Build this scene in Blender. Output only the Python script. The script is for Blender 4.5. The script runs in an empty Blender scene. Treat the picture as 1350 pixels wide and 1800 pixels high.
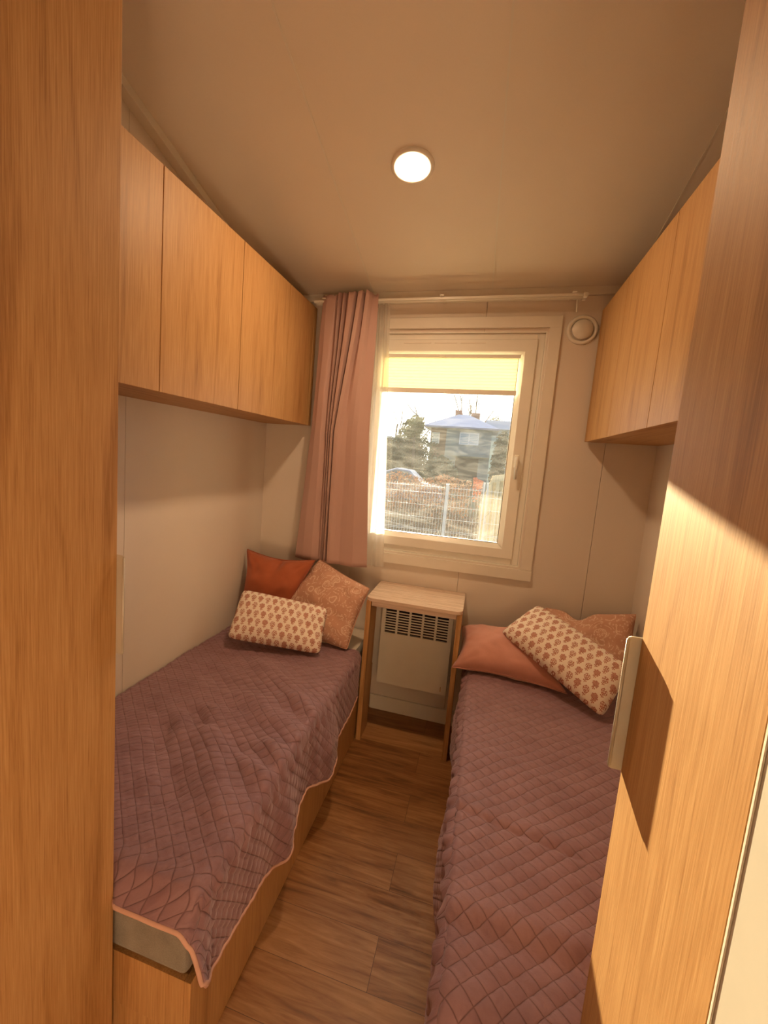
import bpy, bmesh, math, random
from mathutils import Vector, Matrix, noise
SC = bpy.context.scene
COL = SC.collection
PI = math.pi

# ------------------------------------------------------------------ camera
cam_d = bpy.data.cameras.new('camera')
cam_o = bpy.data.objects.new('camera', cam_d)
COL.objects.link(cam_o)
R_ = Vector((0.95252977, 0.29602767, 0.07109605))
U_ = Vector((-0.10548371, 0.10184429, 0.98919206))
F_ = Vector((-0.28558749, 0.94973436, -0.12823582))
M_ = Matrix(((R_.x, U_.x, -F_.x, 0), (R_.y, U_.y, -F_.y, 0), (R_.z, U_.z, -F_.z, 0), (0, 0, 0, 1)))
M_.translation = Vector((0.0, -2.70277, 1.53853))
cam_o.matrix_world = M_
cam_d.sensor_fit = 'AUTO'
cam_d.sensor_width = 36
cam_d.lens = 820.4775 / 1800 * 36
cam_d.shift_x = (675 - 594.929) / 1800
cam_d.shift_y = (905.7255 - 900) / 1800
cam_d.clip_start = 0.02
cam_d.clip_end = 400
SC.camera = cam_o

# ------------------------------------------------------------------ light levels
SUN_E, SUN_C = 34.0, (1.0, 0.76, 0.44)
LAMP_L, LAMP_C = 400.0, (1.0, 0.66, 0.37)
FILL_GLOBE_L = 80.0  # strength of the added fill globe behind the camera
SKY_S = 1.7
SC.view_settings.view_transform = 'Standard'
SC.view_settings.look = 'None'
SC.view_settings.exposure = 0.0
SC.view_settings.gamma = 1.0
SC.view_settings.use_curve_mapping = False

sun_d = bpy.data.lights.new('sun', 'SUN')
sun_o = bpy.data.objects.new('sun', sun_d)
COL.objects.link(sun_o)
sun_d.energy = SUN_E
sun_d.color = SUN_C
sun_d.angle = math.radians(0.6)
SUN_DIR = Vector((0.149, -1.0, -0.205)).normalized()
sun_o.rotation_euler = SUN_DIR.to_track_quat('-Z', 'Y').to_euler()
sun_o.location = (-1, 8, 6)

world = bpy.data.worlds.new('winter_sky')
SC.world = world
world.use_nodes = True
wt = world.node_tree
wt.nodes.clear()
_tc = wt.nodes.new('ShaderNodeTexCoord')
_dot = wt.nodes.new('ShaderNodeVectorMath'); _dot.operation = 'DOT_PRODUCT'
_dot.inputs[1].default_value = (-SUN_DIR.x, -SUN_DIR.y, -SUN_DIR.z)
wt.links.new(_tc.outputs['Generated'], _dot.inputs[0])
_rmp = wt.nodes.new('ShaderNodeValToRGB')
e = _rmp.color_ramp.elements
e[0].position = 0.0; e[0].color = (0.34, 0.46, 0.66, 1)
e[1].position = 1.0; e[1].color = (1.0, 0.93, 0.80, 1)
m_ = e.new(0.75); m_.color = (0.86, 0.91, 1.0, 1)
_str = wt.nodes.new('ShaderNodeMapRange')
_str.inputs['From Min'].default_value = 0.2; _str.inputs['From Max'].default_value = 1.0
_str.inputs['To Min'].default_value = 0.7 * SKY_S; _str.inputs['To Max'].default_value = 2.6 * SKY_S
_bg = wt.nodes.new('ShaderNodeBackground')
_wo = wt.nodes.new('ShaderNodeOutputWorld')
wt.links.new(_dot.outputs['Value'], _rmp.inputs[0])
wt.links.new(_dot.outputs['Value'], _str.inputs['Value'])
wt.links.new(_rmp.outputs[0], _bg.inputs[0])
wt.links.new(_str.outputs[0], _bg.inputs[1])
wt.links.new(_bg.outputs[0], _wo.inputs[0])

# ------------------------------------------------------------------ room measures
XL, XR = -1.325, 0.810          # side walls
YB = -3.75                      # wall behind the camera
CA, CS = 2.453, 0.2268          # ceiling z = CA - CS*y
def ceil_z(y): return CA - CS * y
CLX, CLZ, CLT = -1.025, 1.700, 2.375   # left overhead cabinets: face x, bottom, top
CRX, CRZ, CRT = 0.478, 1.693, 2.336
WLX, WRX, WY0, WY1 = -0.737, 0.263, -1.893, -2.222
BLX, BRX, BASE, MT = -0.525, 0.022, 0.288, 0.485
WX0, WX1, WZ0, WZ1 = -0.800, 0.305, 0.930, 2.318      # window casing outline

# ------------------------------------------------------------------ shader helpers
class S:
    """a socket with arithmetic"""
    def __init__(s, nt, sock): s.nt, s.k = nt, sock
    def _m(s, op, b=None, c=None, rev=False):
        n = s.nt.nodes.new('ShaderNodeMath'); n.operation = op
        a_, b_ = (b, s) if rev else (s, b)
        for i, v in enumerate((a_, b_, c)):
            if v is None: continue
            if isinstance(v, S): s.nt.links.new(v.k, n.inputs[i])
            else: n.inputs[i].default_value = v
        return S(s.nt, n.outputs[0])
    def __add__(s, o): return s._m('ADD', o)
    __radd__ = __add__
    def __mul__(s, o): return s._m('MULTIPLY', o)
    __rmul__ = __mul__
    def __sub__(s, o): return s._m('SUBTRACT', o)
    def __rsub__(s, o): return s._m('SUBTRACT', o, rev=True)
    def __truediv__(s, o): return s._m('DIVIDE', o)
    def f(s, op, b=None, c=None): return s._m(op, b, c)
    def lt(s, o): return s._m('LESS_THAN', o)
    def gt(s, o): return s._m('GREATER_THAN', o)
    def smooth(s, a, b):
        n = s.nt.nodes.new('ShaderNodeMapRange'); n.interpolation_type = 'SMOOTHSTEP'
        s.nt.links.new(s.k, n.inputs['Value'])
        n.inputs['From Min'].default_value = a; n.inputs['From Max'].default_value = b
        return S(s.nt, n.outputs[0])

class MT_:
    def __init__(m, name, rough=0.6, spec=0.4, color=(0.8, 0.8, 0.8)):
        m.mat = bpy.data.materials.new(name); m.mat.use_nodes = True
        m.nt = m.mat.node_tree
        m.b = m.nt.nodes['Principled BSDF']
        m.b.inputs['Roughness'].default_value = rough
        m.b.inputs['Specular IOR Level'].default_value = spec
        m.b.inputs['Base Color'].default_value = (*color, 1)
    def n(m, t): return m.nt.nodes.new(t)
    def coord(m, which='Object', scale=(1, 1, 1), rot=(0, 0, 0), loc=(0, 0, 0)):
        t = m.n('ShaderNodeTexCoord'); p = m.n('ShaderNodeMapping')
        p.inputs['Scale'].default_value = scale; p.inputs['Rotation'].default_value = rot
        p.inputs['Location'].default_value = loc
        m.nt.links.new(t.outputs[which], p.inputs[0])
        return p.outputs[0]
    def xyz(m, vec):
        s = m.n('ShaderNodeSeparateXYZ'); m.nt.links.new(vec, s.inputs[0])
        return [S(m.nt, s.outputs[i]) for i in range(3)]
    def noise(m, vec, scale=5, detail=3, rough=0.5, dist=0.0, col=False):
        t = m.n('ShaderNodeTexNoise'); t.inputs['Scale'].default_value = scale
        t.inputs['Detail'].default_value = detail; t.inputs['Roughness'].default_value = rough
        t.inputs['Distortion'].default_value = dist
        if vec is not None: m.nt.links.new(vec, t.inputs['Vector'])
        return t.outputs['Color'] if col else S(m.nt, t.outputs[0])
    def ramp(m, s, stops):
        r = m.n('ShaderNodeValToRGB'); m.nt.links.new(s.k if isinstance(s, S) else s, r.inputs[0])
        el = r.color_ramp.elements
        el[0].position, el[0].color = stops[0][0], (*stops[0][1], 1)
        el[1].position, el[1].color = stops[-1][0], (*stops[-1][1], 1)
        for p, c in stops[1:-1]:
            q = el.new(p); q.color = (*c, 1)
        return r.outputs[0]
    def mix(m, fac, a, b, mode='MIX'):
        x = m.n('ShaderNodeMix'); x.data_type = 'RGBA'; x.blend_type = mode
        for i, v in ((0, fac), (6, a), (7, b)):
            if isinstance(v, S): v = v.k
            if isinstance(v, (int, float)): x.inputs[i].default_value = v
            elif isinstance(v, tuple): x.inputs[i].default_value = (*v, 1)
            else: m.nt.links.new(v, x.inputs[i])
        return x.outputs[2]
    def set(m, inp, v): m.nt.links.new(v.k if isinstance(v, S) else v, m.b.inputs[inp])
    def bump(m, h, strength=0.3, dist=0.002):
        b = m.n('ShaderNodeBump'); b.inputs['Strength'].default_value = strength
        b.inputs['Distance'].default_value = dist
        m.nt.links.new(h.k if isinstance(h, S) else h, b.inputs['Height'])
        m.nt.links.new(b.outputs[0], m.b.inputs['Normal'])

def plain(name, c, rough=0.6, spec=0.4, var=0.06, nscale=14, metal=0.0):
    m = MT_(name, rough, spec, c)
    v = m.coord()
    k = m.noise(v, nscale, 3)
    lo = tuple(x * (1 - var) for x in c); hi = tuple(min(1, x * (1 + var)) for x in c)
    m.set('Base Color', m.ramp(k, [(0.3, lo), (0.7, hi)]))
    m.b.inputs['Metallic'].default_value = metal
    return m.mat

def wood(name, dark, mid, light, axis='z', rough=0.42, fine=150, seed=0.0, spec=0.35):
    """oak laminate, grain running along one axis"""
    m = MT_(name, rough, spec)
    al = 0.022
    sc = {'x': (al, 1, 1), 'y': (1, al, 1), 'z': (1, 1, al)}[axis]
    v = m.coord(scale=sc, loc=(seed, seed * 0.7, seed * 0.3))
    streak = m.noise(v, fine, 4, 0.7, 0.25)
    sc2 = {'x': (.10, 1, 1), 'y': (1, .10, 1), 'z': (1, 1, .10)}[axis]
    v2 = m.coord(scale=sc2, loc=(seed * 2, seed, 0))
    broad = m.noise(v2, 9, 3, 0.55, 1.4)
    rings = (broad * 16.0).f('SINE') * 0.5 + 0.5
    val = streak * 0.62 + broad * 0.30 + rings * 0.10
    m.set('Base Color', m.ramp(val, [(0.34, dark), (0.50, mid), (0.66, light)]))
    m.set('Roughness', streak * 0.2 + (rough - 0.1))
    m.bump(streak, 0.12, 0.001)
    return m.mat

# wood, walls
OAK_D, OAK_M, OAK_L = (0.29, 0.138, 0.048), (0.435, 0.235, 0.092), (0.55, 0.33, 0.145)
W_OAK_Z = wood('oak_laminate', OAK_D, OAK_M, OAK_L, 'z', 0.55, 300, spec=0.22)
W_OAK_Z2 = wood('oak_laminate_door', OAK_D, OAK_M, OAK_L, 'z', 0.50, 260, seed=3.1, spec=0.3)
W_OAK_Y = wood('oak_laminate_bed', OAK_D, OAK_M, OAK_L, 'z', 0.45, 260, seed=1.7)
W_UNDER = wood('oak_laminate_underside', OAK_D, OAK_M, OAK_L, 'y', 0.5, 130, seed=5.0)
W_TABLE = wood('light_oak_table', (0.61, 0.46, 0.36), (0.67, 0.52, 0.415), (0.71, 0.565, 0.46), 'x', 0.28, 130, spec=0.5)

def panel_mat(name, c, bump=0.15):
    m = MT_(name, 0.62, 0.3, c)
    v = m.coord(scale=(1, 1, 1))
    k = m.noise(v, 260, 2, 0.6)
    g = m.noise(v, 3, 2)
    lo = tuple(x * 0.965 for x in c)
    m.set('Base Color', m.ramp(g * 0.6 + k * 0.4, [(0.35, lo), (0.65, c)]))
    m.bump(k, bump, 0.0008)
    return m.mat
WALL = panel_mat('wall_panel_beige', (0.735, 0.665, 0.60))
CEIL = panel_mat('ceiling_panel', (0.79, 0.72, 0.64))
TRIM = plain('white_trim', (0.76, 0.72, 0.65), 0.45, 0.4, 0.02)
PVC = plain('white_window_plastic', (0.80, 0.78, 0.72), 0.32, 0.5, 0.015)
CREAM = plain('cream_door_lining', (0.56, 0.53, 0.47), 0.55, 0.3, 0.03)
DARKGAP = plain('shadow_gap_core', (0.10, 0.045, 0.03), 0.8, 0.2)
BLACK = plain('black_gasket', (0.02, 0.02, 0.02), 0.6, 0.3)
HEAT = plain('white_heater_enamel', (0.76, 0.74, 0.68), 0.38, 0.5, 0.02)
HSLOT = plain('dark_heater_inside', (0.03, 0.022, 0.018), 0.8, 0.2)
HANDLE = plain('satin_handle_metal', (0.56, 0.52, 0.45), 0.42, 0.5, 0.02, metal=0.25)

def floor_mat():
    m = MT_('vinyl_oak_planks', 0.34, 0.45)
    v = m.coord(loc=(0.43, 0.338 + 0.34, 0))
    br = m.n('ShaderNodeTexBrick')
    br.offset = 0.43; br.inputs['Scale'].default_value = 1.0
    br.inputs['Brick Width'].default_value = 0.92; br.inputs['Row Height'].default_value = 0.17
    br.inputs['Mortar Size'].default_value = 0.0009; br.inputs['Mortar Smooth'].default_value = 0.3
    br.inputs['Color1'].default_value = (0.05, 0.05, 0.05, 1); br.inputs['Color2'].default_value = (0.95, 0.95, 0.95, 1)
    br.inputs['Mortar'].default_value = (0.5, 0.5, 0.5, 1)
    m.nt.links.new(v, br.inputs['Vector'])
    tone = m.xyz(br.outputs['Color'])[0]
    sep = m.xyz(m.coord(scale=(0.09, 1, 1)))
    comb = m.n('ShaderNodeCombineXYZ')
    m.nt.links.new(sep[0].k, comb.inputs[0]); m.nt.links.new(sep[1].k, comb.inputs[1])
    m.nt.links.new((tone * 7.0).k, comb.inputs[2])
    gr = m.noise(comb.outputs[0], 42, 5, 0.65, 0.6)
    sep2 = m.xyz(m.coord(scale=(0.3, 1, 1)))
    comb2 = m.n('ShaderNodeCombineXYZ')
    m.nt.links.new(sep2[0].k, comb2.inputs[0]); m.nt.links.new(sep2[1].k, comb2.inputs[1]); m.nt.links.new((tone * 5.0).k, comb2.inputs[2])
    knot = m.noise(comb2.outputs[0], 6, 4, 0.6, 1.2)
    val = gr * 0.55 + knot * 0.35 + tone * 0.10
    c = m.ramp(val, [(0.32, (0.075, 0.028, 0.008)), (0.46, (0.235, 0.100, 0.032)), (0.56, (0.33, 0.160, 0.058)), (0.70, (0.45, 0.245, 0.105))])
    dark = m.mix(S(m.nt, br.outputs['Fac']), c, (0.09, 0.04, 0.018))
    m.set('Base Color', dark)
    m.set('Roughness', gr * 0.25 + 0.27)
    m.bump(gr - S(m.nt, br.outputs['Fac']) * 2.0, 0.18, 0.001)
    return m.mat
FLOOR = floor_mat()

def quilt_mat(name):
    m = MT_(name, 0.62, 0.25)
    u, v, _ = m.xyz(m.coord('UV'))
    P = 0.037
    def groove(expr):
        a = (expr / P).f('FRACT') - 0.5
        return a.f('ABSOLUTE')                    # 0.5 on a stitch line
    d1 = groove((u + v) * 0.7071 + 50 * P); d2 = groove((u - v) * 0.7071 + 50 * P)
    mx = d1.f('MAXIMUM', d2)
    line = mx.smooth(0.44, 0.5)
    puff = (d1 * 2).f('POWER', 2.5) * -1.0 + 1.0
    puff2 = (d2 * 2).f('POWER', 2.5) * -1.0 + 1.0
    cr = m.noise(m.coord('UV', scale=(1, 1, 1)), 38, 4, 0.65, 0.9)
    cr2 = m.noise(m.coord('UV'), 9, 3, 0.5)
    base = m.ramp(cr2 * 0.6 + cr * 0.4, [(0.35, (0.235, 0.130, 0.155)), (0.65, (0.315, 0.185, 0.215))])
    m.set('Base Color', m.mix(line * 0.55, base, (0.10, 0.042, 0.038)))
    m.bump((puff * puff2).f('POWER', 0.5) + cr * 0.5, 0.8, 0.0042)
    m.b.inputs['Sheen Weight'].default_value = 0.35
    m.b.inputs['Sheen Roughness'].default_value = 0.45
    m.b.inputs['Sheen Tint'].default_value = (0.90, 0.76, 0.82, 1)
    return m.mat
QUILT = quilt_mat('mauve_quilted_velvet')
HEM = plain('blanket_hem', (0.62, 0.38, 0.31), 0.7, 0.2, 0.05)

def fabric(name, c, scale=600, rough=0.85, sheen=0.2, var=0.1, dist=0.0006):
    m = MT_(name, rough, 0.15, c)
    v = m.coord()
    w = m.noise(v, scale, 2, 0.7)
    g = m.noise(v, 16, 3)
    lo = tuple(x * (1 - var) for x in c); hi = tuple(min(1, x * (1 + var)) for x in c)
    m.set('Base Color', m.ramp(w * 0.5 + g * 0.5, [(0.3, lo), (0.7, hi)]))
    m.bump(w, 0.35, dist)
    m.b.inputs['Sheen Weight'].default_value = sheen
    return m.mat
GREYFAB = fabric('grey_mattress_weave', (0.25, 0.222, 0.190), 420, var=0.28)
SHEET = fabric('cream_sheet', (0.70, 0.62, 0.52), 500)
RUST = fabric('rust_satin', (0.40, 0.110, 0.048), 500, 0.55, 0.2)
SALMON = fabric('salmon_velvet', (0.57, 0.275, 0.225), 500, 0.6, 0.4)

def block_print_mat():
    m = MT_('block_print_flowers', 0.85, 0.15)
    u, v, _ = m.xyz(m.coord('UV'))
    wob = m.noise(m.coord('UV'), 90, 3, 0.7)
    CW, CH = 0.039, 0.042
    row = (v / CH).f('FLOOR')
    odd = row.f('MODULO', 2.0).f('ABSOLUTE')
    col = (u / CW + odd * 0.5)
    ci = col.f('FLOOR')
    p = (col.f('FRACT') - 0.5) * CW
    q = ((v / CH).f('FRACT') - 0.5) * CH
    kind = (ci + row * 0.5 + 40.0).f('MODULO', 2.0).gt(0.9)       # two motifs taking turns
    wobble = (wob - 0.5) * 0.016
    # flower crown: a petalled blob above the stem
    qq = q - 0.006
    ang = qq.f('ARCTAN2', p)
    rad = (p * p * 1.15 + qq * qq).f('SQRT')
    crown_r = (ang * 7.0).f('COSINE') * 0.0016 + 0.0146 + wobble
    crown = rad.lt(crown_r)
    veins = ((ang * 9.0).f('SINE') * (rad * 700.0).f('SINE')).gt(0.35)
    crown1 = crown * (1.0 - veins * 0.55)
    # sprig: thin branches with buds
    twig = ((ang * 6.0).f('COSINE').gt(0.35) + (rad * 900.0 + wob * 6.0).f('SINE').gt(0.3)).gt(0.5)
    crown2 = rad.lt(wobble + 0.0142) * twig
    stem = p.f('ABSOLUTE').lt(0.0016) * q.lt(0.0) * q.gt(-0.020)
    leaf = ((p.f('ABSOLUTE') - 0.005).f('ABSOLUTE') + (q + 0.013).f('ABSOLUTE')).lt(0.0034)
    motif = (kind * crown1 + (1.0 - kind) * crown2).f('MAXIMUM', stem).f('MAXIMUM', leaf)
    colr = m.mix(wob.smooth(0.35, 0.65), (0.34, 0.085, 0.045), (0.47, 0.16, 0.095))
    ground = m.mix(m.noise(m.coord('UV'), 500, 2) * 0.5, (0.86, 0.77, 0.68), (0.79, 0.69, 0.60))
    m.set('Base Color', m.mix(motif * 0.88, ground, colr))
    m.bump(m.noise(m.coord('UV'), 700, 2, 0.7), 0.3, 0.0006)
    return m.mat
BLOCK = block_print_mat()

def paisley_mat(name, base, line):
    m = MT_(name, 0.85, 0.15)
    uv = m.coord('UV')
    warp = m.noise(uv, 14, 2, 0.5, 0, col=True)
    vm = m.n('ShaderNodeVectorMath'); vm.operation = 'MULTIPLY_ADD'
    m.nt.links.new(warp, vm.inputs[0]); vm.inputs[1].default_value = (0.045, 0.045, 0); m.nt.links.new(uv, vm.inputs[2])
    vo = m.n('ShaderNodeTexVoronoi'); vo.inputs['Scale'].default_value = 12.5; vo.inputs['Randomness'].default_value = 0.85
    m.nt.links.new(vm.outputs[0], vo.inputs['Vector'])
    d = S(m.nt, vo.outputs['Distance'])
    pos = m.n('ShaderNodeVectorMath'); pos.operation = 'SUBTRACT'
    sv = m.n('ShaderNodeVectorMath'); sv.operation = 'SCALE'; sv.inputs['Scale'].default_value = 1.0
    m.nt.links.new(vm.outputs[0], sv.inputs[0])
    m.nt.links.new(sv.outputs[0], pos.inputs[0]); m.nt.links.new(vo.outputs['Position'], pos.inputs[1])
    a, b, _ = m.xyz(pos.outputs[0])
    ang = b.f('ARCTAN2', a)
    cellr = m.xyz(vo.outputs['Color'])[0]
    outline = (d - (ang * 1.0 + cellr * 6.28).f('COSINE') * 0.10 - 0.34).f('ABSOLUTE').lt(0.035)
    petals = (((ang * 8.0).f('COSINE') * 0.05 + 0.20) - d).f('ABSOLUTE').lt(0.030)
    core = d.lt(0.07)
    scroll = (d * 34.0 + ang * 1.0).f('SINE').gt(0.72) * d.gt(0.42) * m.noise(uv, 30, 2).gt(0.5)
    small = m.n('ShaderNodeTexVoronoi'); small.inputs['Scale'].default_value = 48
    m.nt.links.new(uv, small.inputs['Vector'])
    dots = S(m.nt, small.outputs['Distance']).lt(0.24) * d.gt(0.40)
    msk = outline.f('MAXIMUM', petals).f('MAXIMUM', core).f('MAXIMUM', scroll).f('MAXIMUM', dots * 0.7)
    fade = m.noise(uv, 160, 2, 0.6).smooth(0.25, 0.6)
    m.set('Base Color', m.mix(msk * fade * 0.62, base, line))
    m.bump(m.noise(uv, 700, 2, 0.7), 0.3, 0.0006)
    return m.mat
PAISLEY = paisley_mat('paisley_print_cotton', (0.56, 0.32, 0.23), (0.88, 0.72, 0.60))

def translucent(name, c, trans, ct=None, transp=0.0, rough=0.9, stripes=None):
    mt = bpy.data.materials.new(name); mt.use_nodes = True
    nt = mt.node_tree; nt.nodes.clear()
    o = nt.nodes.new('ShaderNodeOutputMaterial')
    d = nt.nodes.new('ShaderNodeBsdfDiffuse'); d.inputs[0].default_value = (*c, 1)
    t = nt.nodes.new('ShaderNodeBsdfTranslucent'); t.inputs[0].default_value = (*(ct or c), 1)
    mx = nt.nodes.new('ShaderNodeMixShader'); mx.inputs[0].default_value = trans
    nt.links.new(d.outputs[0], mx.inputs[1]); nt.links.new(t.outputs[0], mx.inputs[2])
    out = mx.outputs[0]
    tc = nt.nodes.new('ShaderNodeTexCoord')
    nz = nt.nodes.new('ShaderNodeTexNoise'); nz.inputs['Scale'].default_value = 500
    nt.links.new(tc.outputs['Object'], nz.inputs['Vector'])
    bp = nt.nodes.new('ShaderNodeBump'); bp.inputs['Strength'].default_value = 0.25; bp.inputs['Distance'].default_value = 0.0008
    nt.links.new(nz.outputs[0], bp.inputs['Height']); nt.links.new(bp.outputs[0], d.inputs['Normal'])
    if transp > 0:
        tr = nt.nodes.new('ShaderNodeBsdfTransparent')
        m2 = nt.nodes.new('ShaderNodeMixShader'); m2.inputs[0].default_value = transp
        nt.links.new(out, m2.inputs[1]); nt.links.new(tr.outputs[0], m2.inputs[2])
        out = m2.outputs[0]
    nt.links.new(out, o.inputs[0])
    return mt
CURTAIN = translucent('dusty_pink_curtain', (0.54, 0.365, 0.330), 0.06, (0.60, 0.32, 0.24))
SHEER = translucent('white_voile', (0.85, 0.82, 0.78), 0.5, (0.9, 0.86, 0.8), transp=0.42)
BLIND = translucent('cream_pleated_blind', (0.80, 0.74, 0.58), 0.23, (0.78, 0.71, 0.46))

def glass_mat():
    mt = bpy.data.materials.new('window_glass'); mt.use_nodes = True
    nt = mt.node_tree; nt.nodes.clear()
    o = nt.nodes.new('ShaderNodeOutputMaterial')
    tr = nt.nodes.new('ShaderNodeBsdfTransparent'); tr.inputs[0].default_value = (0.97, 0.985, 0.98, 1)
    gl = nt.nodes.new('ShaderNodeBsdfGlossy'); gl.inputs['Roughness'].default_value = 0.02
    dirt = nt.nodes.new('ShaderNodeBsdfTranslucent'); dirt.inputs[0].default_value = (0.9, 0.95, 1.0, 1)
    fr = nt.nodes.new('ShaderNodeFresnel'); fr.inputs[0].default_value = 1.45
    m1 = nt.nodes.new('ShaderNodeMixShader'); nt.links.new(fr.outputs[0], m1.inputs[0])
    nt.links.new(tr.outputs[0], m1.inputs[1]); nt.links.new(gl.outputs[0], m1.inputs[2])
    # wiped streaks of dust that catch the sun
    tc = nt.nodes.new('ShaderNodeTexCoord'); mp = nt.nodes.new('ShaderNodeMapping')
    mp.inputs['Rotation'].default_value = (0, math.radians(40), 0); mp.inputs['Scale'].default_value = (1.0, 1.0, 5.0)
    nt.links.new(tc.outputs['Object'], mp.inputs[0])
    nz = nt.nodes.new('ShaderNodeTexNoise'); nz.inputs['Scale'].default_value = 5.0; nz.inputs['Detail'].default_value = 4
    nz.inputs['Distortion'].default_value = 1.5
    nt.links.new(mp.outputs[0], nz.inputs['Vector'])
    mr = nt.nodes.new('ShaderNodeMapRange'); nt.links.new(nz.outputs[0], mr.inputs['Value'])
    mr.inputs['From Min'].default_value = 0.42; mr.inputs['From Max'].default_value = 0.78
    mr.inputs['To Min'].default_value = 0.011; mr.inputs['To Max'].default_value = 0.030
    m2 = nt.nodes.new('ShaderNodeMixShader'); nt.links.new(mr.outputs[0], m2.inputs[0])
    nt.links.new(m1.outputs[0], m2.inputs[1]); nt.links.new(dirt.outputs[0], m2.inputs[2])
    nt.links.new(m2.outputs[0], o.inputs[0])
    return mt
GLASS = glass_mat()

def emit_mat(name, c, s):
    mt = bpy.data.materials.new(name); mt.use_nodes = True
    nt = mt.node_tree; nt.nodes.clear()
    o = nt.nodes.new('ShaderNodeOutputMaterial'); em = nt.nodes.new('ShaderNodeEmission')
    em.inputs[0].default_value = (*c, 1); em.inputs[1].default_value = s
    nt.links.new(em.outputs[0], o.inputs[0])
    return mt
LAMP = emit_mat('lit_diffuser', LAMP_C, LAMP_L)

# ------------------------------------------------------------------ mesh helpers
def box(bm, x0, x1, y0, y1, z0, z1):
    v = [bm.verts.new((x, y, z)) for z in (z0, z1) for y in (y0, y1) for x in (x0, x1)]
    for f in ((0, 2, 3, 1), (4, 5, 7, 6), (0, 1, 5, 4), (2, 6, 7, 3), (0, 4, 6, 2), (1, 3, 7, 5)):
        bm.faces.new([v[i] for i in f])
    return bm
def hexa(bm, pts):
    """8 points: bottom ring of 4, top ring of 4"""
    v = [bm.verts.new(p) for p in pts]
    for f in ((3, 2, 1, 0), (4, 5, 6, 7), (0, 1, 5, 4), (1, 2, 6, 5), (2, 3, 7, 6), (3, 0, 4, 7)):
        bm.faces.new([v[i] for i in f])
def prism(bm, poly, axis, a, b):
    """poly = 2D outline, extruded along axis from a to b"""
    def P(p, t): return {'x': (t, p[0], p[1]), 'y': (p[0], t, p[1]), 'z': (p[0], p[1], t)}[axis]
    A = [bm.verts.new(P(p, a)) for p in poly]; B = [bm.verts.new(P(p, b)) for p in poly]
    bm.faces.new(A); bm.faces.new(B[::-1])
    n = len(poly)
    for i in range(n): bm.faces.new((A[i], B[i], B[(i + 1) % n], A[(i + 1) % n]))
def tube(bm, pts, r, seg=8, cap=True):
    pts = [Vector(p) for p in pts]
    rings = []
    for i, p in enumerate(pts):
        d = (pts[min(i + 1, len(pts) - 1)] - pts[max(i - 1, 0)]).normalized()
        a = d.cross(Vector((0, 0, 1)))
        if a.length < 1e-3: a = d.cross(Vector((1, 0, 0)))
        a.normalize(); b = d.cross(a)
        rr = r[i] if isinstance(r, (list, tuple)) else r
        rings.append([bm.verts.new(p + (a * math.cos(2 * PI * k / seg) + b * math.sin(2 * PI * k / seg)) * rr) for k in range(seg)])
    for i in range(len(rings) - 1):
        for k in range(seg):
            bm.faces.new((rings[i][k], rings[i][(k + 1) % seg], rings[i + 1][(k + 1) % seg], rings[i + 1][k]))
    if cap:
        bm.faces.new(rings[0][::-1]); bm.faces.new(rings[-1])
def lathe(bm, prof, c, axis='y', seg=40):
    """prof = [(radius, offset along axis)]; c = centre"""
    rings = []
    for r, h in prof:
        ring = []
        for k in range(seg):
            a = 2 * PI * k / seg
            p = {'y': (r * math.cos(a), h, r * math.sin(a)), 'z': (r * math.cos(a), r * math.sin(a), h)}[axis]
            ring.append(bm.verts.new((c[0] + p[0], c[1] + p[1], c[2] + p[2])))
        rings.append(ring)
    for i in range(len(rings) - 1):
        for k in range(seg):
            bm.faces.new((rings[i][k], rings[i][(k + 1) % seg], rings[i + 1][(k + 1) % seg], rings[i + 1][k]))
    return rings
def grid(bm, fn, nu, nv, uvf=None):
    uvl = bm.loops.layers.uv.verify() if uvf else None
    V = [[bm.verts.new(fn(i / nu, j / nv)) for i in range(nu + 1)] for j in range(nv + 1)]
    for j in range(nv):
        for i in range(nu):
            f = bm.faces.new((V[j][i], V[j][i + 1], V[j + 1][i + 1], V[j + 1][i]))
            if uvf:
                for l, (a, b) in zip(f.loops, ((i, j), (i + 1, j), (i + 1, j + 1), (i, j + 1))):
                    l[uvl].uv = uvf(a / nu, b / nv)
    return V

def obj(name, bm, mat, parent=None, origin=None, bevel=0.0, smooth=False, solid=0.0, recalc=True):
    if recalc: bmesh.ops.recalc_face_normals(bm, faces=bm.faces)
    off = Vector((0, 0, 0))
    if parent is not None:
        q = parent
        while q is not None:
            off += Vector(q.location); q = q.parent
    if origin is None and bm.verts:
        lo = [min(v.co[i] for v in bm.verts) for i in range(3)]; hi = [max(v.co[i] for v in bm.verts) for i in range(3)]
        origin = Vector(((lo[0] + hi[0]) / 2, (lo[1] + hi[1]) / 2, lo[2]))
    origin = Vector(origin)
    for v in bm.verts: v.co -= origin
    me = bpy.data.meshes.new(name); bm.to_mesh(me); bm.free()
    me.materials.append(mat)
    if smooth:
        for p in me.polygons: p.use_smooth = True
    o = bpy.data.objects.new(name, me); COL.objects.link(o)
    o.location = origin - off
    if parent is not None: o.parent = parent
    if solid > 0:
        s = o.modifiers.new('solid', 'SOLIDIFY'); s.thickness = solid; s.offset = 0
    if bevel > 0:
        b = o.modifiers.new('bevel', 'BEVEL'); b.width = bevel; b.segments = 2; b.limit_method = 'ANGLE'; b.angle_limit = math.radians(40)
        b.harden_normals = False
    return o
def thing(name, label, cat, loc, group=None):
    o = bpy.data.objects.new(name, None); COL.objects.link(o)
    o.location = loc; o.empty_display_size = 0.05
    o['label'] = label; o['category'] = cat
    if group: o['group'] = group
    return o
def tag(o, label, cat, group=None, kind=None):
    o['label'] = label; o['category'] = cat
    if group: o['group'] = group
    if kind: o['kind'] = kind
    return o
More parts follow.
